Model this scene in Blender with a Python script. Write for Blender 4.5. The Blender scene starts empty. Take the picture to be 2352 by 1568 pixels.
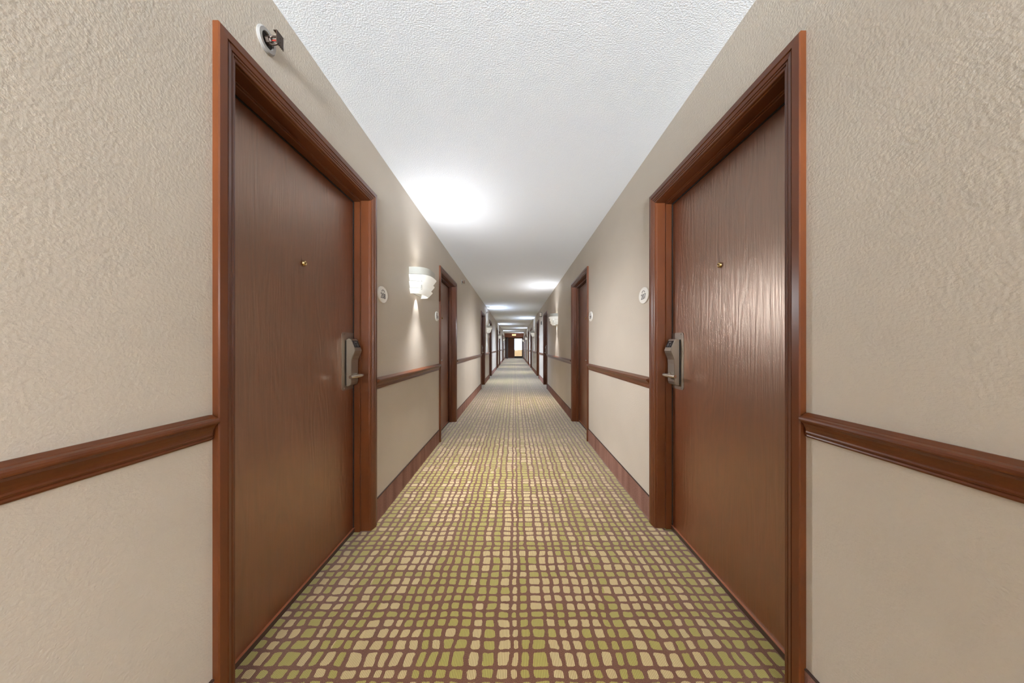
import bpy, bmesh, math
from mathutils import Vector, Matrix
C = bpy.context.scene.collection
sc = bpy.context.scene
PI = math.pi

# ------------------------------------------------------------------ camera, world, exposure
A = 0.9            # half the corridor width
H = 2.434          # ceiling height
cam_d = bpy.data.cameras.new('camera'); cam = bpy.data.objects.new('camera', cam_d); C.objects.link(cam)
cam.location = (0, 0, 1.144); cam.rotation_euler = (PI/2, 0, 0)
cam_d.sensor_width = 36; cam_d.lens = 720/2352*36
cam_d.shift_x = -5/2352; cam_d.shift_y = 12/2352
cam_d.clip_start = 0.02; cam_d.clip_end = 300
sc.camera = cam
sc.view_settings.view_transform = 'Standard'; sc.view_settings.look = 'None'
sc.view_settings.gamma = 1; sc.view_settings.use_curve_mapping = False
sc.view_settings.exposure = 1.78
sc.cycles.max_bounces = 14; sc.cycles.diffuse_bounces = 9; sc.cycles.glossy_bounces = 5
sc.cycles.sample_clamp_indirect = 6
sc.cycles.use_denoising = True
w = bpy.data.worlds.new('world'); sc.world = w; w.use_nodes = True
# sky above the horizon, added glow below it that lights the hallway from behind
wn = w.node_tree.nodes; wl = w.node_tree.links
SKY, FILL_GLOW = 1.2, 150.0
_tc = wn.new('ShaderNodeTexCoord'); _sp = wn.new('ShaderNodeSeparateXYZ'); wl.new(_tc.outputs['Generated'], _sp.inputs[0])
_mr = wn.new('ShaderNodeMapRange'); _mr.inputs['From Min'].default_value = -.10; _mr.inputs['From Max'].default_value = -.05; wl.new(_sp.outputs[2], _mr.inputs['Value'])
_mx = wn.new('ShaderNodeMix'); _mx.data_type = 'RGBA'; wl.new(_mr.outputs[0], _mx.inputs[0])
_mx.inputs[6].default_value = (.84*FILL_GLOW, .96*FILL_GLOW, 1.08*FILL_GLOW, 1); _mx.inputs[7].default_value = (.74*SKY, .90*SKY, 1.08*SKY, 1)
wl.new(_mx.outputs[2], wn['Background'].inputs[0]); wn['Background'].inputs[1].default_value = 1.0
LAMP_UP, LAMP_DOWN, LAMP_GLOW = 6.6, 1.5, .02
LAMP_FLOOR = 60.0
TILT, TILT_UP = math.radians(46), math.radians(42)

# ------------------------------------------------------------------ materials
def s2l(c):
    return tuple(((v/255)/12.92 if v/255 <= .04045 else ((v/255+.055)/1.055)**2.4) for v in c)
def mat(name, rgb, rough=.5, metal=0, spec=.5, emit=None, es=0):
    m = bpy.data.materials.new(name); m.use_nodes = True
    b = m.node_tree.nodes['Principled BSDF']
    b.inputs['Base Color'].default_value = (*s2l(rgb), 1)
    b.inputs['Roughness'].default_value = rough; b.inputs['Metallic'].default_value = metal
    b.inputs['Specular IOR Level'].default_value = spec
    if emit: b.inputs['Emission Color'].default_value = (*s2l(emit), 1); b.inputs['Emission Strength'].default_value = es
    return m, m.node_tree.nodes, m.node_tree.links, b
def coord(N, L, scale):
    t = N.new('ShaderNodeTexCoord'); mp = N.new('ShaderNodeMapping'); mp.inputs['Scale'].default_value = scale
    g = N.new('ShaderNodeNewGeometry')
    L.new(g.outputs['Position'], mp.inputs['Vector']); return mp.outputs['Vector']
def noise(N, L, vec, scale, detail=2, rough=.5, dist=0):
    n = N.new('ShaderNodeTexNoise'); n.inputs['Scale'].default_value = scale; n.inputs['Detail'].default_value = detail
    n.inputs['Roughness'].default_value = rough; n.inputs['Distortion'].default_value = dist
    L.new(vec, n.inputs['Vector']); return n.outputs['Fac']
def ramp(N, L, fac, stops):
    r = N.new('ShaderNodeValToRGB'); L.new(fac, r.inputs['Fac'])
    e = r.color_ramp.elements
    while len(e) < len(stops): e.new(.5)
    for i, (p, c) in enumerate(stops): e[i].position = p; e[i].color = (*s2l(c), 1)
    return r.outputs['Color']
def bump(N, L, h, b, strength, dist):
    n = N.new('ShaderNodeBump'); n.inputs['Strength'].default_value = strength; n.inputs['Distance'].default_value = dist
    L.new(h, n.inputs['Height']); L.new(n.outputs['Normal'], b.inputs['Normal'])
def M(N, L, op, a, b=None, c=None):
    n = N.new('ShaderNodeMath'); n.operation = op
    for i, v in enumerate((a, b, c)):
        if v is None: continue
        if isinstance(v, (int, float)): n.inputs[i].default_value = v
        else: L.new(v, n.inputs[i])
    return n.outputs[0]

m_wall, N, L, B = mat('cream orange-peel wall paint', (226, 208, 183), .55, spec=.35)
v = coord(N, L, (1, 1, 1.25)); n1 = noise(N, L, v, 110, 3, .55); n2 = noise(N, L, v, 2.2, 2)
B.inputs['Base Color'].default_value = (0, 0, 0, 1)
L.new(ramp(N, L, n2, [(.3, (188, 177, 162)), (.7, (193, 182, 167))]), B.inputs['Base Color'])
bump(N, L, n1, B, .38, .0042)

m_ceil, N, L, B = mat('white stippled ceiling', (232, 234, 237), .9, spec=.2)
v = coord(N, L, (1, 1, 1)); n1 = noise(N, L, v, 150, 3, .6)
bump(N, L, n1, B, .45, .0035)

def wood(name, dark, light, rough, grain_scale=(38, 38, 1.6), bstr=.25, coat=.0):
    m, N, L, B = mat(name, light, rough, spec=.55)
    v = coord(N, L, grain_scale)
    f = noise(N, L, v, 3.2, 6, .62, .5)
    v2 = coord(N, L, (5, 5, .9)); wv = noise(N, L, v2, 1.0, 2, .5)
    rings = M(N, L, 'FRACT', M(N, L, 'MULTIPLY', wv, 13.0))
    rings = M(N, L, 'ABSOLUTE', M(N, L, 'SUBTRACT', rings, .5))
    mix = M(N, L, 'ADD', M(N, L, 'MULTIPLY', f, .75), M(N, L, 'MULTIPLY', rings, .5))
    L.new(ramp(N, L, mix, [(.25, dark), (.8, light)]), B.inputs['Base Color'])
    bump(N, L, mix, B, bstr, .002)
    if coat:
        B.inputs['IOR'].default_value = 2.6; B.inputs['Specular Tint'].default_value = (1, .80, .64, 1)
    return m
m_slab = wood('red-brown stained wood veneer', (80, 37, 13), (106, 52, 22), .3, bstr=.8, coat=1.0)
m_trim, N, L, B = mat('brown painted trim', (134, 74, 47), .3, spec=.4)
v = coord(N, L, (3, 3, .8)); L.new(ramp(N, L, noise(N, L, v, 4, 4), [(.3, (88, 44, 18)), (.7, (98, 51, 23))]), B.inputs['Base Color'])
m_sweep = mat('dark brown door sweep', (66, 44, 36), .5)[0]
m_edge = mat('copper brown strip', (150, 92, 64), .35)[0]
m_steel, N, L, B = mat('satin nickel', (150, 139, 126), .40, metal=.9)
v = coord(N, L, (40, 40, 400)); bump(N, L, noise(N, L, v, 3, 2), B, .08, .0005)
m_steel2 = mat('polished nickel lever', (200, 190, 176), .24, metal=.9)[0]
m_black = mat('black card reader window', (22, 22, 24), .25)[0]
m_pad = mat('grey reader marks', (96, 98, 100), .5)[0]
m_brass = mat('polished brass', (200, 170, 120), .22, metal=1)[0]
m_glassdot = mat('dark peephole lens', (30, 24, 22), .08)[0]
m_plate = mat('pale sign plastic', (226, 222, 214), .4)[0]
m_ink = mat('grey sign lettering', (112, 106, 104), .6)[0]
m_shade = mat('white enamel sconce shade', (168, 163, 151), .5)[0]
m_louver = mat('glowing white sconce louver', (198, 196, 189), .5, emit=(255, 250, 240), es=.10)[0]
m_tube = mat('lit lamp tube', (255, 250, 240), .5, emit=(255, 247, 235), es=1)[0]
m_esc = mat('tarnished grey escutcheon', (160, 154, 148), .45, metal=.4)[0]
m_dark = mat('dark bronze metal', (70, 56, 46), .4, metal=.6)[0]
m_hole = mat('dark cup interior', (30, 24, 20), .8)[0]
m_bulb = mat('red glass bulb', (150, 50, 40), .1)[0]
m_white = mat('white device plastic', (228, 226, 220), .45)[0]
m_gray = mat('grey device grille', (120, 118, 114), .6)[0]
m_beige = mat('beige device face', (196, 180, 160), .5)[0]
m_endbrown = wood('brown end panelling', (134, 76, 46), (160, 96, 62), .4)
m_enddark = mat('dark brown metal door', (52, 38, 30), .4)[0]
m_glow = mat('peach lit sign face', (255, 190, 140), .5, emit=(255, 176, 120), es=.55)[0]
m_frame = mat('grey window frame', (120, 116, 120), .4, metal=.3)[0]
m_out = mat('tan outdoor paving', (196, 164, 120), .8)[0]
m_outwall = mat('tan stucco parapet', (190, 158, 116), .8)[0]
m_glass, N, L, B = mat('clear glass', (255, 255, 255), 0.0); B.inputs['Transmission Weight'].default_value = 1; B.inputs['IOR'].default_value = 1.45

# carpet: irregular woven grid of green and cream blocks on brown
m_carpet, N, L, B = mat('brown carpet with green and cream blocks', (110, 70, 50), .95, spec=.1)
g = N.new('ShaderNodeNewGeometry'); sep = N.new('ShaderNodeSeparateXYZ'); L.new(g.outputs['Position'], sep.inputs[0])
wob = N.new('ShaderNodeTexNoise'); wob.inputs['Scale'].default_value = 7; wob.inputs['Detail'].default_value = 2; L.new(g.outputs['Position'], wob.inputs['Vector'])
ws = N.new('ShaderNodeSeparateColor'); L.new(wob.outputs['Color'], ws.inputs[0])
X = M(N, L, 'ADD', sep.outputs[0], M(N, L, 'MULTIPLY', M(N, L, 'SUBTRACT', ws.outputs[0], .5), .035))
Y = M(N, L, 'ADD', sep.outputs[1], M(N, L, 'MULTIPLY', M(N, L, 'SUBTRACT', ws.outputs[1], .5), .022))
def cells(coordv, pitch, seed, rnd):
    W = M(N, L, 'ADD', M(N, L, 'DIVIDE', coordv, pitch), seed)
    d = N.new('ShaderNodeTexVoronoi'); d.voronoi_dimensions = '1D'; d.feature = 'DISTANCE_TO_EDGE'
    c = N.new('ShaderNodeTexVoronoi'); c.voronoi_dimensions = '1D'; c.feature = 'F1'
    for q in (d, c): q.inputs['Scale'].default_value = 1; q.inputs['Randomness'].default_value = rnd; L.new(W, q.inputs['W'])
    s = N.new('ShaderNodeSeparateColor'); L.new(c.outputs['Color'], s.inputs[0])
    return M(N, L, 'MULTIPLY', d.outputs['Distance'], pitch), s, c.outputs['W']
dx, cx_, wx = cells(X, .0485, 3.3, .6); dy, cy_, wy = cells(Y, .0485, 91.7, .8)
cmb = N.new('ShaderNodeCombineXYZ'); L.new(wx, cmb.inputs[0]); L.new(wy, cmb.inputs[1])
wn_ = N.new('ShaderNodeTexWhiteNoise'); wn_.noise_dimensions = '2D'; L.new(cmb.outputs[0], wn_.inputs['Vector'])
fine = noise(N, L, g.outputs['Position'], 260, 1)
blob = noise(N, L, g.outputs['Position'], 34, 1)
fz = M(N, L, 'ADD', M(N, L, 'MULTIPLY', M(N, L, 'SUBTRACT', fine, .5), .0035), M(N, L, 'MULTIPLY', M(N, L, 'SUBTRACT', blob, .5), .009))
R_ = .0075
ax = M(N, L, 'MAXIMUM', M(N, L, 'SUBTRACT', R_ + .0080, M(N, L, 'ADD', dx, fz)), 0.0)
ay = M(N, L, 'MAXIMUM', M(N, L, 'SUBTRACT', R_ + .0060, M(N, L, 'ADD', dy, fz)), 0.0)
rr = M(N, L, 'SQRT', M(N, L, 'ADD', M(N, L, 'MULTIPLY', ax, ax), M(N, L, 'MULTIPLY', ay, ay)))
mr = N.new('ShaderNodeMapRange'); mr.inputs['From Min'].default_value = R_ + .0008; mr.inputs['From Max'].default_value = R_ - .0008
L.new(rr, mr.inputs['Value']); inside = mr.outputs[0]
# cream where both its column and its row are cream, else green
big = noise(N, L, cmb.outputs[0], .16, 1)
ccol = M(N, L, 'GREATER_THAN', M(N, L, 'ADD', cx_.outputs[0], M(N, L, 'MULTIPLY', M(N, L, 'SUBTRACT', big, .5), 1.0)), .50)
crow = M(N, L, 'GREATER_THAN', cy_.outputs[1], .34)
flip = M(N, L, 'GREATER_THAN', wn_.outputs['Value'], .93)
cream = M(N, L, 'ABSOLUTE', M(N, L, 'SUBTRACT', M(N, L, 'MULTIPLY', ccol, crow), flip))
tintn = noise(N, L, g.outputs['Position'], 900, 0)
def mix(f, a, b_):
    n = N.new('ShaderNodeMix'); n.data_type = 'RGBA'
    (L.new(f, n.inputs[0]) if not isinstance(f, (int, float)) else setattr(n.inputs[0], 'default_value', f))
    for s, v in ((6, a), (7, b_)):
        if isinstance(v, tuple): n.inputs[s].default_value = (*s2l(v), 1)
        else: L.new(v, n.inputs[s])
    return n.outputs[2]
block = mix(cream, (168, 160, 82), (202, 182, 132))
rib = M(N, L, 'SINE', M(N, L, 'MULTIPLY', sep.outputs[0], 2*PI/.0058))
ribm = N.new('ShaderNodeMapRange'); ribm.inputs['From Min'].default_value = -.9; ribm.inputs['From Max'].default_value = .2
ribm.inputs['To Min'].default_value = .8; ribm.inputs['To Max'].default_value = 0; L.new(rib, ribm.inputs['Value'])
block = mix(ribm.outputs[0], block, (122, 96, 54))
mott = M(N, L, 'MULTIPLY_ADD', M(N, L, 'SUBTRACT', noise(N, L, g.outputs['Position'], 420, 2, .7), .5), 3.0, .5); mott = M(N, L, 'MINIMUM', M(N, L, 'MAXIMUM', mott, 0.0), 1.0)
ground = mix(mott, (84, 50, 34), (126, 84, 62))
L.new(mix(inside, ground, block), B.inputs['Base Color'])
B.inputs['Sheen Weight'].default_value = .8; B.inputs['Sheen Roughness'].default_value = .4
bump(N, L, M(N, L, 'ADD', M(N, L, 'MULTIPLY', rib, .3), fine), B, .35, .002)

m_base, N, L, B = mat('brown carpet base strip', (116, 80, 66), .95, spec=.1)
v = coord(N, L, (1, 1, 1)); f = noise(N, L, v, 160, 3, .7); v2 = coord(N, L, (4, 4, .5)); f2 = noise(N, L, v2, 2.5, 2)
L.new(ramp(N, L, M(N, L, 'ADD', M(N, L, 'MULTIPLY', f, .6), M(N, L, 'MULTIPLY', f2, .5)), [(.35, (104, 70, 57)), (.75, (158, 120, 106))]), B.inputs['Base Color'])
bump(N, L, f, B, .5, .003)
m_bind = mat('dark base binding', (58, 36, 28), .8)[0]

# ------------------------------------------------------------------ mesh helpers
def finish(bm, name, smooth=False):
    bmesh.ops.remove_doubles(bm, verts=bm.verts, dist=1e-6)
    bmesh.ops.recalc_face_normals(bm, faces=bm.faces)
    me = bpy.data.meshes.new(name); bm.to_mesh(me); bm.free()
    if smooth:
        for p in me.polygons: p.use_smooth = True
        try: me.set_sharp_from_angle(angle=math.radians(40))
        except Exception: pass
    return me
def box(bm, x0, x1, y0, y1, z0, z1, bev=0):
    x0, x1 = sorted((x0, x1)); y0, y1 = sorted((y0, y1)); z0, z1 = sorted((z0, z1))
    vs = [bm.verts.new(p) for p in ((x0,y0,z0),(x1,y0,z0),(x1,y1,z0),(x0,y1,z0),(x0,y0,z1),(x1,y0,z1),(x1,y1,z1),(x0,y1,z1))]
    fs = [bm.faces.new([vs[i] for i in f]) for f in ((3,2,1,0),(4,5,6,7),(0,1,5,4),(1,2,6,5),(2,3,7,6),(3,0,4,7))]
    if bev:
        es = list({e for f in fs for e in f.edges})
        bmesh.ops.bevel(bm, geom=es, offset=bev, segments=3, profile=.5, affect='EDGES')
def sweep(bm, rings, closed_ring=True, caps=True):
    vr = [[bm.verts.new(p) for p in r] for r in rings]
    n = len(rings[0])
    for a, b in zip(vr, vr[1:]):
        for i in range(n if closed_ring else n-1):
            j = (i+1) % n
            bm.faces.new((a[i], a[j], b[j], b[i]))
    if caps: bm.faces.new(vr[0][::-1]); bm.faces.new(vr[-1])
def tube(bm, pts, r, seg=14):
    pts = [Vector(p) for p in pts]; rings = []
    rs = r if isinstance(r, (list, tuple)) else [r]*len(pts)
    up = None
    for i, p in enumerate(pts):
        d = (pts[min(i+1, len(pts)-1)] - pts[max(i-1, 0)]).normalized()
        if up is None: up = Vector((0,0,1)) if abs(d.z) < .9 else Vector((1,0,0))
        a = d.cross(up).normalized(); b = d.cross(a)
        up = -b if False else up
        rings.append([tuple(p + (a*math.cos(2*PI*k/seg) + b*math.sin(2*PI*k/seg))*rs[i]) for k in range(seg)])
    sweep(bm, rings)
def lathe_x(bm, prof, seg=28, cy=0, cz=0, sy=1, sz=1, sgn=1):
    """prof: list of (x, r) turned about the x axis"""
    rings = [[(sgn*x, cy + r*sy*math.cos(2*PI*k/seg), cz + r*sz*math.sin(2*PI*k/seg)) for k in range(seg)] for x, r in prof]
    sweep(bm, rings)
def link(name, me, m, parent=None, loc=(0,0,0), rot=None):
    o = bpy.data.objects.new(name, me); C.objects.link(o)
    if me is not None and m is not None and not me.materials: me.materials.append(m)
    o.parent = parent; o.location = loc
    if rot: o.rotation_euler = rot
    return o
def tag(o, label, cat, group=None, kind=None):
    o['label'] = label; o['category'] = cat
    if group: o['group'] = group
    if kind: o['kind'] = kind
    return o
def empty(name, loc):
    o = bpy.data.objects.new(name, None); C.objects.link(o); o.location = loc; o.empty_display_size = .05
    return o

# ------------------------------------------------------------------ layout
Y_BACK, Y_HEAD, Y_END = -8.6, 30.0, 32.2
OUTW, CASE, TOP = 1.08, .066, 2.118            # outer casing width, casing breadth, casing top
BASE_L, BASE_R = .935, .966
starts = {-1: [BASE_L], 1: [BASE_R]}
for s in (-1, 1):
    b0 = starts[s][0]
    starts[s] = []
    for k in range(4):
        starts[s] += [b0 + 7.5*k, b0 + 2.82 + 7.5*k]
D_IN, Z_IN = CASE, TOP - CASE                   # opening inset from casing
TH = .16
# floor and ceiling
bm = bmesh.new(); box(bm, -A-TH, A+TH, Y_BACK-.1, Y_END+.1, -.05, 0)
tag(link('floor', finish(bm, 'floor'), m_carpet), 'brown carpet with small green and cream blocks', 'carpet', kind='structure')
bm = bmesh.new(); box(bm, -A-TH, A+TH, Y_BACK-.1, Y_END+.1, H, H+.06)
tag(link('ceiling', finish(bm, 'ceiling'), m_ceil), 'white stippled hallway ceiling', 'ceiling', kind='structure')
ORD = ['first', 'second', 'third', 'fourth', 'fifth', 'sixth', 'seventh', 'eighth', 'ninth']
for s, nm in ((-1, 'wall_left'), (1, 'wall_right')):
    bm = bmesh.new(); xi, xo = s*A, s*(A+TH)
    prev = Y_BACK
    for y0 in starts[s]:
        a, b = y0 + D_IN, y0 + OUTW - D_IN
        box(bm, xi, xo, prev, a, 0, H); box(bm, xi, xo, a, b, Z_IN, H); prev = b
    box(bm, xi, xo, prev, Y_END, 0, H)
    tag(link(nm, finish(bm, nm), m_wall), 'cream textured wall on the ' + ('left' if s < 0 else 'right'), 'wall', kind='structure')
BZ = 2.2
bm = bmesh.new(); box(bm, -A, A, Y_BACK-.1, Y_BACK, BZ, H); box(bm, -A, A, Y_BACK-.1, Y_BACK, 0, .12)
tag(link('wall_back', finish(bm, 'wall_back'), m_wall), 'cream wall above and below the added rear window', 'wall', kind='structure')
r = empty('added_light_window', (0, Y_BACK, 0)); tag(r, 'added unseen window behind the viewer that lights the near hallway', 'window', kind='structure')  # unseen opening, added to let light onto the near walls and ceiling
bm = bmesh.new()
for x0 in (-A, -.025, A-.05): box(bm, x0, x0+.05, -.08, -.02, .12, BZ)
box(bm, -A, A, -.08, -.02, BZ-.05, BZ); box(bm, -A, A, -.08, -.02, .12, .17)
link('window_frame', finish(bm, 'w'), m_frame, r)
def portal(parent, w_, h_, z, y, rot):
    ld = bpy.data.lights.new('sky_portal', 'AREA'); ld.shape = 'RECTANGLE'; ld.size = w_; ld.size_y = h_; ld.cycles.is_portal = True
    o = bpy.data.objects.new('sky_portal', ld); C.objects.link(o); o.parent = parent; o.location = (0, y, z); o.rotation_euler = (rot, 0, 0)
portal(r, 1.8, BZ-.12, (BZ+.12)/2, -.09, PI/2*1)
# ------------------------------------------------------------------ doors
CP = [(0,0),(0,.017),(.003,.020),(.027,.021),(.029,.0165),(.0305,.0165),(.0325,.0195),(.045,.0165),(.0465,.0125),(.048,.0125),(.050,.0155),(.054,.015),(.056,.0105),(.058,.0125),(.064,.011),(.066,.009),(.066,0)]
def door_meshes(s, far):
    """meshes of a door unit in local space: y=0 at the near outer casing edge, x=0 on the wall face, +x*s away from the corridor"""
    W = OUTW; out = {}
    def X(u): return -s*u                # u: towards the corridor
    bm = bmesh.new()                     # casing: profile swept round the opening with mitred corners
    rings = []
    rings.append([(X(p), u, 0) for u, p in CP])
    rings.append([(X(p), u, TOP-u) for u, p in CP])
    rings.append([(X(p), W-u, TOP-u) for u, p in CP])
    rings.append([(X(p), W-u, 0) for u, p in CP])
    sweep(bm, rings); out['casing'] = finish(bm, 'casing')
    bm = bmesh.new()                     # jamb with stop, one U
    J = [(0,-.001),(.004,-.001),(.006,.003),(.006,.050),(.008,.052),(.017,.052),(.019,.054),(.019,.088),(.006,.0885),(.006,.158),(0,.158)]
    a, b, zt = D_IN, W-D_IN, Z_IN
    a -= .004; b += .004; zt += .004
    rings = [[(X(-d), a+u, 0) for u, d in J], [(X(-d), a+u, zt-u) for u, d in J], [(X(-d), b-u, zt-u) for u, d in J], [(X(-d), b-u, 0) for u, d in J]]
    sweep(bm, rings); out['jamb'] = finish(bm, 'jamb')
    bm = bmesh.new(); G = [(.0185,-0.0875),(.026,-.0875),(.026,-.0913),(.0185,-.0913)]
    sweep(bm, [[(X(d), a+u, 0) for u, d in G], [(X(d), a+u, zt-u) for u, d in G], [(X(d), b-u, zt-u) for u, d in G], [(X(d), b-u, 0) for u, d in G]])
    out['gasket'] = finish(bm, 'gasket')
    sa, sb, szt = a+.009, b-.009, zt-.010
    bm = bmesh.new(); box(bm, X(-.0915), X(-.135), sa, sb, .006, szt, .0015); out['slab'] = finish(bm, 'slab')
    bm = bmesh.new(); box(bm, X(-.084), X(-.0913), a+.020, b-.020, .003, .026, .001); out['sweep'] = finish(bm, 'sweep')
    bm = bmesh.new(); box(bm, X(-.082), X(-.0913), a+.020, b-.020, .027, .030); out['sweep_edge'] = finish(bm, 'sweep_edge')
    ctr = (sa+sb)/2
    bm = bmesh.new(); lathe_x(bm, [(0,.001),(.001,.0125),(.0035,.0135),(.0100,.0105),(.0115,.0065),(.0100,.0055),(.0070,.0001)], 20, ctr, 1.536, sgn=-s)
    me = finish(bm, 'peephole', True)
    for vtx in me.vertices: vtx.co.x += X(-.0912)
    out['peephole'] = me
    bm = bmesh.new(); lathe_x(bm, [(.0072,.0001),(.0072,.0050),(.0095,.0035),(.0102,.0001)], 14, ctr, 1.536, sgn=-s)
    me = finish(bm, 'lens', True)
    for vtx in me.vertices: vtx.co.x += X(-.0912)
    out['lens'] = me
    # lock: k = +1 when the lock edge is the far one
    k = 1 if far else -1; e = (sb-.0) if far else sa
    def Yv(t): return e - k*t            # t: distance from the lock edge of the slab
    F0 = -.0913                          # slab face
    bm = bmesh.new()                     # cover plate with rounded corners
    pts = []
    for (ty, tz, a0) in ((.128, 1.212, 90), (.128, .905, 180), (.022, .905, 270), (.022, 1.212, 0)):
        for q in range(6):
            an = math.radians(a0 + q*18)
            pts.append((ty - .016*math.cos(an), tz + .016*math.sin(an)))
    sweep(bm, [[(X(F0+d), Yv(t), z) for t, z in pts] for d in (0, .003)])
    out['lock_plate'] = finish(bm, 'lock_plate')
    bm = bmesh.new()                     # housing: side profile extruded across its width
    prof = [(.0085,1.185),(.026,1.192),(.033,1.188),(.058,1.128),(.060,1.120),(.056,1.106),(.047,1.088),(.040,1.066),(.038,1.040),(.038,.935),(.034,.920),(.024,.914),(.0085,.912)]
    y_n, y_f = Yv(.108), Yv(.026)
    ins = .004*(1 if y_f > y_n else -1)
    def ring(yv, sh): return [(X(F0 + (d - sh if d > .012 else d)), yv, z) for d, z in prof]
    sweep(bm, [ring(y_n, .0035), ring(y_n+ins, 0), ring(y_f-ins, 0), ring(y_f, .0035)])
    out['lock_housing'] = finish(bm, 'lock_housing')
    bm = bmesh.new(); box(bm, X(F0+.003), X(F0+.009), Yv(.104), Yv(.030), .918, 1.180); out['lock_seam'] = finish(bm, 'lock_seam')
    def slope_quad(t0, t1, f0, f1, lift, th):   # slab lying on the slanted reader face; f: 0 top .. 1 bottom
        pT, pB = Vector((.033, 1.188)), Vector((.058, 1.128)); nrm = Vector((.06, .025)).normalized()
        q = bmesh.new(); P = []
        for f in (f0, f1):
            for t in (t0, t1):
                for h in (lift, lift+th):
                    pp = pT.lerp(pB, f) + nrm*h
                    P.append(q.verts.new((X(F0+pp.x), Yv(t), pp.y)))
        for f in ((0,1,3,2),(4,6,7,5),(0,4,5,1),(2,3,7,6),(0,2,6,4),(1,5,7,3)): q.faces.new([P[i] for i in f])
        return q
    out['reader_window'] = finish(slope_quad(.100, .034, .14, .80, -.001, .0025), 'reader_window')
    q = slope_quad(.082, .050, .25, .34, .0012, .0008)
    for i in range(3):
        q2 = slope_quad(.090-.0, .078-.0, .42+.12*i, .47+.12*i, .0012, .0008)
        me = bpy.data.meshes.new('tmp'); q2.to_mesh(me); q.from_mesh(me); q2.free()
        q2 = slope_quad(.066, .046, .42+.12*i, .47+.12*i, .0012, .0008)
        me = bpy.data.meshes.new('tmp'); q2.to_mesh(me); q.from_mesh(me); q2.free()
    out['reader_marks'] = finish(q, 'reader_marks')
    bm = bmesh.new()                     # lever: hub, neck and arm pointing to the hinge side
    hub = .062; z = .972
    tube(bm, [(X(F0+.036), Yv(hub), z), (X(F0+.050), Yv(hub), z)], [.0165, .0150], 20)
    tube(bm, [(X(F0+.048), Yv(hub), z), (X(F0+.066), Yv(hub), z)], .0100, 16)
    pts = [(X(F0+.071), Yv(hub-.014), z), (X(F0+.072), Yv(hub), z), (X(F0+.073), Yv(hub+.03), z), (X(F0+.072), Yv(hub+.075), z), (X(F0+.066), Yv(hub+.112), z)]
    tube(bm, pts, [.0110, .0120, .0115, .0105, .0098], 16)
    out['lever'] = finish(bm, 'lever', True)
    bm = bmesh.new()
    for zz in (1.218, .899): tube(bm, [(X(F0+.003), Yv(.120), zz), (X(F0+.0042), Yv(.120), zz)], .0035, 10)
    out['screw'] = finish(bm, 'screw')
    # hinge knuckles are on the room side; only strike plate on the lock jamb
    bm = bmesh.new(); yj = (b-.006) if far else (a+.006)
    box(bm, X(-.062+.0), X(-.085), yj - k*.0135, yj - k*.0145, .94, 1.01); out['strike_plate'] = finish(bm, 'strike_plate')
    return out
cache = {(s, f): door_meshes(s, f) for s in (-1, 1) for f in (True, False)}
num = 0
for s in (-1, 1):
    side = 'left' if s < 0 else 'right'
    for i, y0 in enumerate(starts[s]):
        far = (i % 2 == 0); num += 1
        me = cache[(s, far)]
        r = empty(f'door_{num}', (s*A, y0, 0))
        pos = 'nearest' if i == 0 else ORD[i]
        tag(r, f'brown wooden room door with lever lock, {pos} door along the {side} wall', 'door', 'room doors along the corridor', 'structure')
        link('casing', me['casing'], m_trim, r); link('jamb', me['jamb'], m_trim, r); link('gasket', me['gasket'], m_hole, r)
        sl = link('door_slab', me['slab'], m_slab, r)
        sw = link('door_sweep', me['sweep'], m_sweep, r); link('sweep_edge', me['sweep_edge'], m_edge, sw)
        ph = link('peephole', me['peephole'], m_brass, r); link('peephole_lens', me['lens'], m_glassdot, ph)
        lk = link('door_lock', me['lock_housing'], m_steel, r)
        link('lock_plate', me['lock_plate'], m_steel, lk); link('lock_seam', me['lock_seam'], m_hole, lk); link('card_reader_window', me['reader_window'], m_black, lk)
        link('reader_marks', me['reader_marks'], m_pad, lk); link('lever_handle', me['lever'], m_steel2, lk); link('screw', me['screw'], m_steel2, lk)

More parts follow.
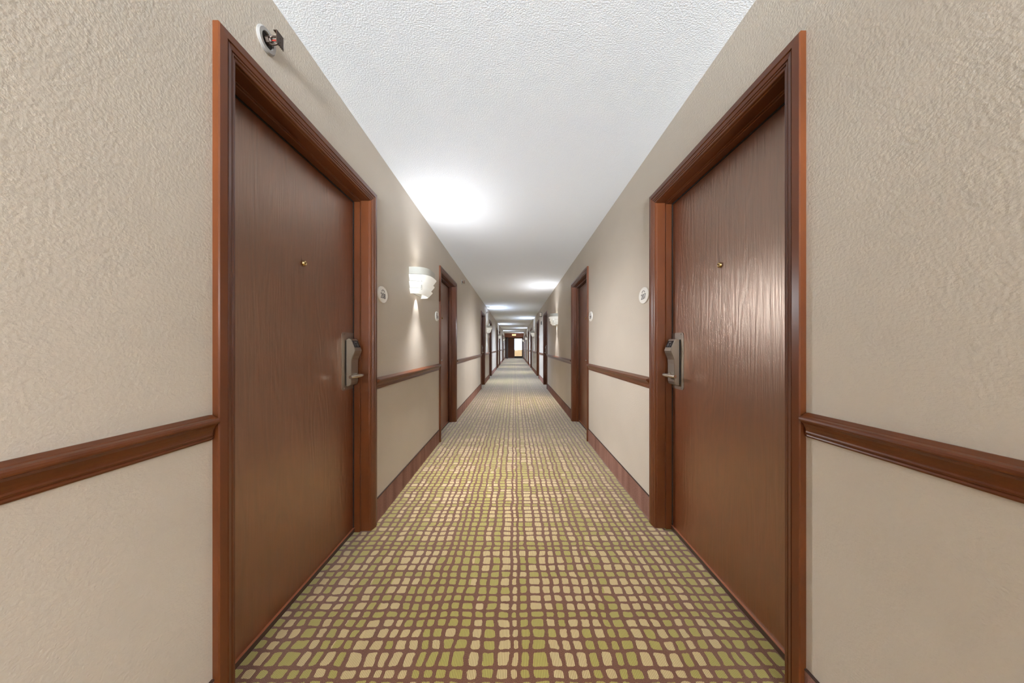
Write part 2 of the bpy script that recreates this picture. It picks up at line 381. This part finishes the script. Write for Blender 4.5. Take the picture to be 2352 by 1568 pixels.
# ------------------------------------------------------------------ chair rail and carpet base, in runs between doors
RP = [(0,.868),(.008,.869),(.010,.873),(.009,.8765),(.0075,.878),(.0075,.8795),(.011,.881),(.0125,.884),(.0115,.888),(.012,.893),(.015,.901),(.021,.911),(.0285,.918),(.0335,.921),(.0345,.925),(.0335,.930),(.029,.9335),(.020,.9355),(.017,.9375),(.012,.9395),(.004,.943),(0,.943)]
BP = [(0,0),(.008,0),(.006,.010),(.006,.150),(0,.150)]
tn = 0
for s in (-1, 1):
    side = 'left' if s < 0 else 'right'
    runs = []; prev = Y_BACK
    for y0 in starts[s]: runs.append((prev, y0)); prev = y0 + OUTW
    runs.append((prev, Y_HEAD))
    for i, (ya, yb) in enumerate(runs):
        if yb - ya < .05: continue
        where = 'before the nearest door' if i == 0 else (f'beyond the {ORD[i-1]} door' if i else '')
        tn += 1
        bm = bmesh.new()
        def rr_(yv, t): return [(s*(A - p*t), yv, .905 + (z-.905)*(1 if t == 1 else .96)) for p, z in RP]
        rings = ([rr_(ya+.001, .55)] if i else []) + [rr_(ya + (.012 if i else 0), 1), rr_(yb-.012, 1), rr_(yb-.001, .55)]
        sweep(bm, rings); 
        tag(link(f'trim_{tn}', finish(bm, 'trim'), m_trim), f'brown moulded chair rail on the {side} wall {where}', 'chair rail', 'chair rails along both walls', 'structure')
        bm = bmesh.new(); sweep(bm, [[(s*(A-p), yv, z) for p, z in BP] for yv in (ya+.001, yb-.001)])
        bo = tag(link(f'baseboard_{side}', finish(bm, 'baseboard'), m_base), f'brown carpet base strip on the {side} wall {where}', 'baseboard', 'carpet base strips', 'structure')
        bm = bmesh.new(); box(bm, s*A, s*(A-.0075), ya+.002, yb-.002, .150, .155); link('binding', finish(bm, 'binding'), m_bind, bo)

# ------------------------------------------------------------------ wall sconces
def plan(p, hw, n=36, e=3.2):
    pts = []
    for i in range(n+1):
        t = PI*i/n
        c, q = math.cos(t), math.sin(t)
        pts.append((p*abs(q)**(2/e), -hw*math.copysign(abs(c)**(2/e), c)))
    return pts
def sconce_meshes(s):
    out = {}
    def shell(p0, z0, p1, z1, hw0, hw1, th, lip=0):
        bm = bmesh.new(); rings = []
        for (p, z, hw) in ((p0, z0, hw0), (p1, z1, hw1), (p1-th, z1, hw1-th), (p0-th, z0, hw0-th)):
            rings.append([(-s*u, y, z) for u, y in plan(p, hw)])
        rings.append(rings[0])
        n = len(rings[0])
        vr = [[bm.verts.new(q) for q in r] for r in rings[:4]]; vr.append(vr[0])
        for a, b in zip(vr, vr[1:]):
            for i in range(n-1): bm.faces.new((a[i], a[i+1], b[i+1], b[i]))
        bm.faces.new([vr[j][0] for j in range(4)]); bm.faces.new([vr[j][-1] for j in range(3, -1, -1)])
        return finish(bm, 'shell', True)
    out['shade'] = shell(.156, 1.768, .156, 1.829, .190, .190, .004)
    out['l0'] = shell(.132, 1.712, .170, 1.764, .174, .195, .004)
    out['l1'] = shell(.112, 1.656, .152, 1.706, .166, .190, .004)
    out['l2'] = shell(.094, 1.606, .134, 1.650, .156, .180, .004)
    bm = bmesh.new(); box(bm, 0, -s*.006, -.150, .150, 1.615, 1.820, .002); out['back'] = finish(bm, 'back')
    bm = bmesh.new(); tube(bm, [(-s*.055, -.09, 1.725), (-s*.055, .09, 1.725)], .011, 12)
    out['tube'] = finish(bm, 'tube', True)
    bm = bmesh.new(); box(bm, -s*.004, -s*.030, -.118, .118, 1.712, 1.738, .003)
    for y in (-.106, .106): box(bm, -s*.028, -s*.070, y-.011, y+.011, 1.711, 1.739, .003)
    out['sock'] = finish(bm, 'sock')
    for q, y in (('arm_a', -.150), ('arm_b', .150)):
        bm = bmesh.new(); box(bm, -s*.004, -s*.10, y-.003, y+.003, 1.690, 1.697); box(bm, -s*.004, -s*.10, y-.003, y+.003, 1.772, 1.778)
        box(bm, -s*.092, -s*.10, y-.0032, y+.0032, 1.640, 1.779); out[q] = finish(bm, q)
    return out
sm = {s: sconce_meshes(s) for s in (-1, 1)}
SC = [(-1, 2.87), (1, 6.61), (-1, 10.36), (1, 14.1), (-1, 17.85), (1, 21.6), (-1, 25.3), (1, 28.8), (1, -.88), (-1, -4.6)]
SL = ['nearest to the viewer, right after the first left door', 'on the right wall past its second door', 'on the left wall past its third door', 'on the right wall past its fourth door',
      'on the left wall past its fifth door', 'on the right wall past its sixth door', 'on the left wall past its seventh door', 'on the right wall by the end frame', 'on the right wall beside the viewer', 'on the left wall behind the viewer']
for i, (s, y) in enumerate(SC):
    r = empty('wall_sconce', (s*A, y, 0)); me = sm[s]
    tag(r, 'white tiered wall sconce, lit, ' + SL[i], 'wall lamp', 'white wall sconces')
    link('backplate', me['back'], m_shade, r); link('lamp_shade', me['shade'], m_shade, r)
    for q in ('l0', 'l1', 'l2'): link('louver', me[q], m_louver, r)
    link('lamp_tube', me['tube'], m_tube, r); link('lamp_holder', me['sock'], m_shade, r); link('bracket', me['arm_a'], m_shade, r); link('bracket', me['arm_b'], m_shade, r)
    warm = (.97, .99, 1.04) if y < 9 else (.76, .92, 1.2)
    def lamp(kind, name, energy, loc, rot=(0,0,0), **kw):
        ld = bpy.data.lights.new(name, kind); ld.energy = energy*(1 if y < 5 else 1.15 if y < 9 else 1.85); ld.color = warm
        for a_, b_ in kw.items(): setattr(ld, a_, b_)
        o = bpy.data.objects.new(name, ld); C.objects.link(o); o.parent = r; o.location = loc; o.rotation_euler = rot
    lamp('SPOT', 'up_light', LAMP_UP, (-s*.10, 0, 1.80), (PI, -s*TILT_UP, 0), spot_size=math.radians(165), spot_blend=1, shadow_soft_size=.03)
    lamp('SPOT', 'down_beam', LAMP_DOWN, (-s*.055, 0, 1.63), (0, -s*math.radians(14), 0), spot_size=math.radians(62), spot_blend=.6, shadow_soft_size=.012)
    lamp('SPOT', 'up_beam', LAMP_DOWN*.10, (-s*.05, 0, 1.77), (PI, s*math.radians(32), 0), spot_size=math.radians(74), spot_blend=1, shadow_soft_size=.012)
    lamp('SPOT', 'down_light', LAMP_FLOOR, (-s*.090, 0, 1.60), (0, s*TILT, 0), spot_size=math.radians(140), spot_blend=1, shadow_soft_size=.03)
    lamp('POINT', 'glow', LAMP_GLOW, (-s*.075, 0, 1.66), shadow_soft_size=.02)

# ------------------------------------------------------------------ room number signs
def text_mesh(body, size, depth):
    cu = bpy.data.curves.new('t', 'FONT'); cu.body = body; cu.size = size; cu.extrude = depth
    cu.align_x = 'CENTER'; cu.align_y = 'CENTER'
    o = bpy.data.objects.new('t', cu); C.objects.link(o)
    bpy.context.view_layer.update()
    me = bpy.data.meshes.new_from_object(o.evaluated_get(bpy.context.evaluated_depsgraph_get()))
    bpy.data.objects.remove(o); return me
plate_me = {}
for s in (-1, 1):
    bm = bmesh.new(); lathe_x(bm, [(0,.0001),(0,1),(.006,1),(.0085,.965),(.0085,.90),(.0078,.885),(.0078,.0001)], 40, 0, 0, .080, .056, sgn=-s)
    plate_me[s] = finish(bm, 'plate')
numbers = {(-1, 0): '208', (-1, 1): '210', (1, 0): '207', (1, 1): '209'}
for s in (-1, 1):
    side = 'left' if s < 0 else 'right'
    for i, y0 in enumerate(starts[s]):
        y = y0 + OUTW + .118 if i % 2 == 0 else y0 - .115
        pos = 'nearest' if i == 0 else ORD[i]
        r = empty('room_number_sign', (s*A, y, 1.498))
        tag(r, f'pale oval room number sign beside the {pos} {side} door', 'sign', 'oval room number signs')
        link('sign_plate', plate_me[s], m_plate, r)
        if (s, i) in numbers:
            tm = text_mesh(numbers[(s, i)], .052, .0012)
            link('number', tm, m_ink, r, (-s*.0085, 0, -.010), (PI/2, 0, -s*PI/2))
            bm = bmesh.new()
            tube(bm, [(-s*.0082, .022*math.cos(t), .018 + .014*math.sin(t)) for t in [PI*k/8 for k in range(9)]], .0022, 8)
            link('arc_mark', finish(bm, 'arc'), m_ink, r)

# ------------------------------------------------------------------ sidewall sprinklers on the left wall
def ring_lathe(prof, **k):
    bm = bmesh.new(); lathe_x(bm, prof, **k); return finish(bm, 'lathe', True)
spr = {}
spr['escutcheon'] = ring_lathe([(0,.042),(.004,.043),(.009,.038),(.0095,.027),(.0035,.0255),(.001,.024),(0,.024)], seg=36)
spr['cup'] = ring_lathe([(.0005,.0001),(.0005,.026),(.0035,.0255),(.0035,.0001)], seg=30)
bm = bmesh.new(); lathe_x(bm, [(.003,.0001),(.003,.014),(.018,.013),(.018,.009),(.024,.008),(.024,.0001)], 6); spr['body'] = finish(bm, 'b')
bm = bmesh.new()
for k in (-1, 1): tube(bm, [(.016, 0, k*.010), (.024, 0, k*.0155), (.040, 0, k*.013), (.052, 0, k*.004)], [.004,.0035,.0035,.004], 8)
spr['frame'] = finish(bm, 'f', True)
bm = bmesh.new(); tube(bm, [(.024,0,0),(.028,0,0),(.042,0,0),(.046,0,0)], [.0015,.0025,.0025,.0015], 10); spr['bulb'] = finish(bm, 'u', True)
bm = bmesh.new()
box(bm, .050, .053, -.016, .016, -.020, .024)
for k in range(-2, 3): box(bm, .052, .0545, k*.0068-.0014, k*.0068+.0014, -.026, -.016)
box(bm, .040, .053, -.016, .016, .0215, .024)
spr['deflector'] = finish(bm, 'd')
for i, y in enumerate((1.135, 5.38, 10.2)):
    r = empty('fire_sprinkler', (-A, y, 2.252))
    tag(r, 'small metal sidewall sprinkler ' + ('above the nearest left door', 'high on the left wall past its second door', 'high on the left wall just before its fourth door')[i], 'sprinkler', 'sprinklers on the left wall')
    for k, m_ in (('escutcheon', m_esc), ('cup', m_hole), ('body', m_dark), ('frame', m_dark), ('bulb', m_bulb), ('deflector', m_dark)):
        link({'body': 'sprinkler_body', 'frame': 'frame_arms', 'bulb': 'glass_bulb'}.get(k, k), spr[k], m_, r)

# ------------------------------------------------------------------ small devices further down
def horn(s, y, z, label):
    r = empty('alarm_horn', (s*A, y, z)); tag(r, label, 'alarm', 'small alarm horns on the walls')
    bm = bmesh.new(); box(bm, 0, -s*.045, -.05, .05, -.055, .055, .006); link('housing', finish(bm, 'h'), m_white, r)
    bm = bmesh.new(); box(bm, -s*.0455, -s*.075, -.035, .035, -.045, .008, .006); link('strobe_lens', finish(bm, 'h'), m_hole, r)
horn(-1, 10.98, 1.90, 'white and black alarm horn between the nearest far left sconce and fourth left door')
horn(1, 15.6, 1.90, 'white and black alarm horn on the right wall before its fifth door')
horn(-1, 18.45, 1.88, 'white and black alarm horn on the left wall before its sixth door')
horn(-1, 26.0, 1.88, 'white and black alarm horn on the left wall before its eighth door')
r = empty('smoke_detector', (-.835, 10.05, H)); tag(r, 'round white smoke detector on the ceiling by the left wall', 'smoke detector')
bm = bmesh.new(); rings = [[(rad*math.cos(2*PI*k/28), rad*math.sin(2*PI*k/28), z) for k in range(28)] for z, rad in ((0,.058),(-.012,.058),(-.028,.050),(-.045,.034),(-.050,.001))]
sweep(bm, rings); link('detector_body', finish(bm, 'd', True), m_white, r)
bm = bmesh.new(); rings = [[(rad*math.cos(2*PI*k/28), rad*math.sin(2*PI*k/28), z) for k in range(28)] for z, rad in ((-.017,.0565),(-.027,.0525),(-.027,.046),(-.017,.050))]
sweep(bm, rings+[rings[0]], caps=False); link('vent_ring', finish(bm, 'd', True), m_gray, r)
r = empty('alarm_box', (A, 10.12, 2.175)); tag(r, 'small beige alarm box with dark edges high on the right wall', 'alarm box')
bm = bmesh.new(); box(bm, 0, -.078, -.07, .07, -.072, .072, .005); link('case', finish(bm, 'c'), m_dark, r)
bm = bmesh.new(); box(bm, -.022, -.074, -.0725, -.0695, -.055, .055, .001); link('side_face', finish(bm, 'c'), m_beige, r)
bm = bmesh.new(); box(bm, -.0775, -.082, -.055, .055, -.055, .055, .002); link('front_face', finish(bm, 'c'), m_beige, r)
r = empty('wall_sensor', (A, 10.22, 1.915)); tag(r, 'tiny dark wall sensor below the beige alarm box, right wall', 'sensor')
bm = bmesh.new(); box(bm, 0, -.028, -.03, .03, -.055, .055, .005); link('sensor_case', finish(bm, 'c'), m_gray, r)
bm = bmesh.new(); box(bm, -.0275, -.031, -.018, .018, -.035, .035, .001); link('sensor_window', finish(bm, 'c'), m_hole, r)

# ------------------------------------------------------------------ end of the corridor: cross frame, propped leaf, end wall with glass door
r = empty('door_17', (0, Y_HEAD, 0)); tag(r, 'brown cross-corridor door frame at the far end', 'door frame', kind='structure')
bm = bmesh.new(); box(bm, -A, A, 0, .12, 2.06, H); link('header', finish(bm, 'h'), m_endbrown, r)
bm = bmesh.new(); box(bm, -A, -A+.06, 0, .12, 0, 2.06); link('jamb', finish(bm, 'h'), m_enddark, r)
bm = bmesh.new(); box(bm, A-.06, A, 0, .12, 0, 2.06); link('jamb', finish(bm, 'h'), m_frame, r)
lf = empty('door_18', (-.72, Y_HEAD+.20, 0)); tag(lf, 'dark propped-open fire door leaf at the far left end', 'door', kind='structure')
bm = bmesh.new(); box(bm, -.09, .12, 0, .045, .01, 2.04); box(bm, .075, .12, .045, .80, .01, 2.04, .002); link('leaf', finish(bm, 'l'), m_enddark, lf)
bm = bmesh.new(); tube(bm, [(.125, .12, 1.0), (.155, .12, 1.0), (.155, .62, 1.0), (.125, .62, 1.0)], .012, 10); link('push_bar', finish(bm, 'l'), m_steel, lf)
r = empty('lit_sign', (-.02, Y_HEAD-.03, 2.27)); tag(r, 'small glowing peach sign on the brown header at the far end', 'sign')
bm = bmesh.new(); box(bm, -.20, .20, 0, .03, -.09, .09, .005); link('sign_case', finish(bm, 's'), m_white, r)
bm = bmesh.new(); box(bm, -.18, .18, -.004, 0, -.07, .07); link('lit_face', finish(bm, 's'), m_glow, r)
# end wall: wooden panel left of a glazed opening
GX0, GX1, GZ0, GZ1 = -.01, .85, .0, 2.02
bm = bmesh.new(); box(bm, -A, GX0, Y_END, Y_END+.12, 0, H); box(bm, GX0, GX1, Y_END, Y_END+.12, GZ1, H); box(bm, GX1, A, Y_END, Y_END+.12, 0, H)
tag(link('wall_far', finish(bm, 'wall_far'), m_endbrown), 'brown panelled end wall beside the glazed door', 'wall', kind='structure')
r = empty('door_19', (-.34, Y_END, 0)); tag(r, 'brown wooden door in the end wall left of the bright window', 'door', kind='structure')
bm = bmesh.new(); box(bm, -.30, .28, -.045, 0, .01, 1.98, .003); link('leaf', finish(bm, 'l'), m_endbrown, r)
bm = bmesh.new(); box(bm, -.33, .31, -.03, 0, 1.985, 2.04); link('head_casing', finish(bm, 'l'), m_trim, r)
bm = bmesh.new(); tube(bm, [(.22, -.045, 1.0), (.22, -.09, 1.0), (.12, -.09, 1.0)], .01, 8); link('lever_handle', finish(bm, 'l'), m_steel2, r)
r = empty('window_1', ((GX0+GX1)/2, Y_END, 0)); tag(r, 'tall bright glazed opening in the end wall', 'window', kind='structure')
hw = (GX1-GX0)/2
bm = bmesh.new()
box(bm, -hw, -hw+.05, .02, .10, 0, GZ1); box(bm, hw-.05, hw, .02, .10, 0, GZ1); box(bm, -hw, hw, .02, .10, GZ1-.05, GZ1)
link('window_frame', finish(bm, 'w'), m_frame, r)
bm = bmesh.new(); box(bm, -hw+.05, hw-.05, .02, .10, 0, .17); link('bottom_rail', finish(bm, 'w'), m_enddark, r)
bm = bmesh.new(); box(bm, -hw+.05, hw-.05, .055, .061, .17, GZ1-.05); link('pane', finish(bm, 'w'), m_glass, r)
portal(r, GX1-GX0, GZ1, GZ1/2, .13, -PI/2)
bm = bmesh.new(); box(bm, -100, 100, 6, Y_END+100, -.2, -.06)
tag(link('ground', finish(bm, 'g'), m_out), 'tan paving outside the glazed door', 'ground', kind='structure')
r = bm = bmesh.new(); box(bm, -3, 4, Y_END+2.2, Y_END+2.4, -.06, .78, .01)
tag(link('parapet', finish(bm, 'p'), m_outwall), 'low tan parapet outside the bright end window', 'parapet')
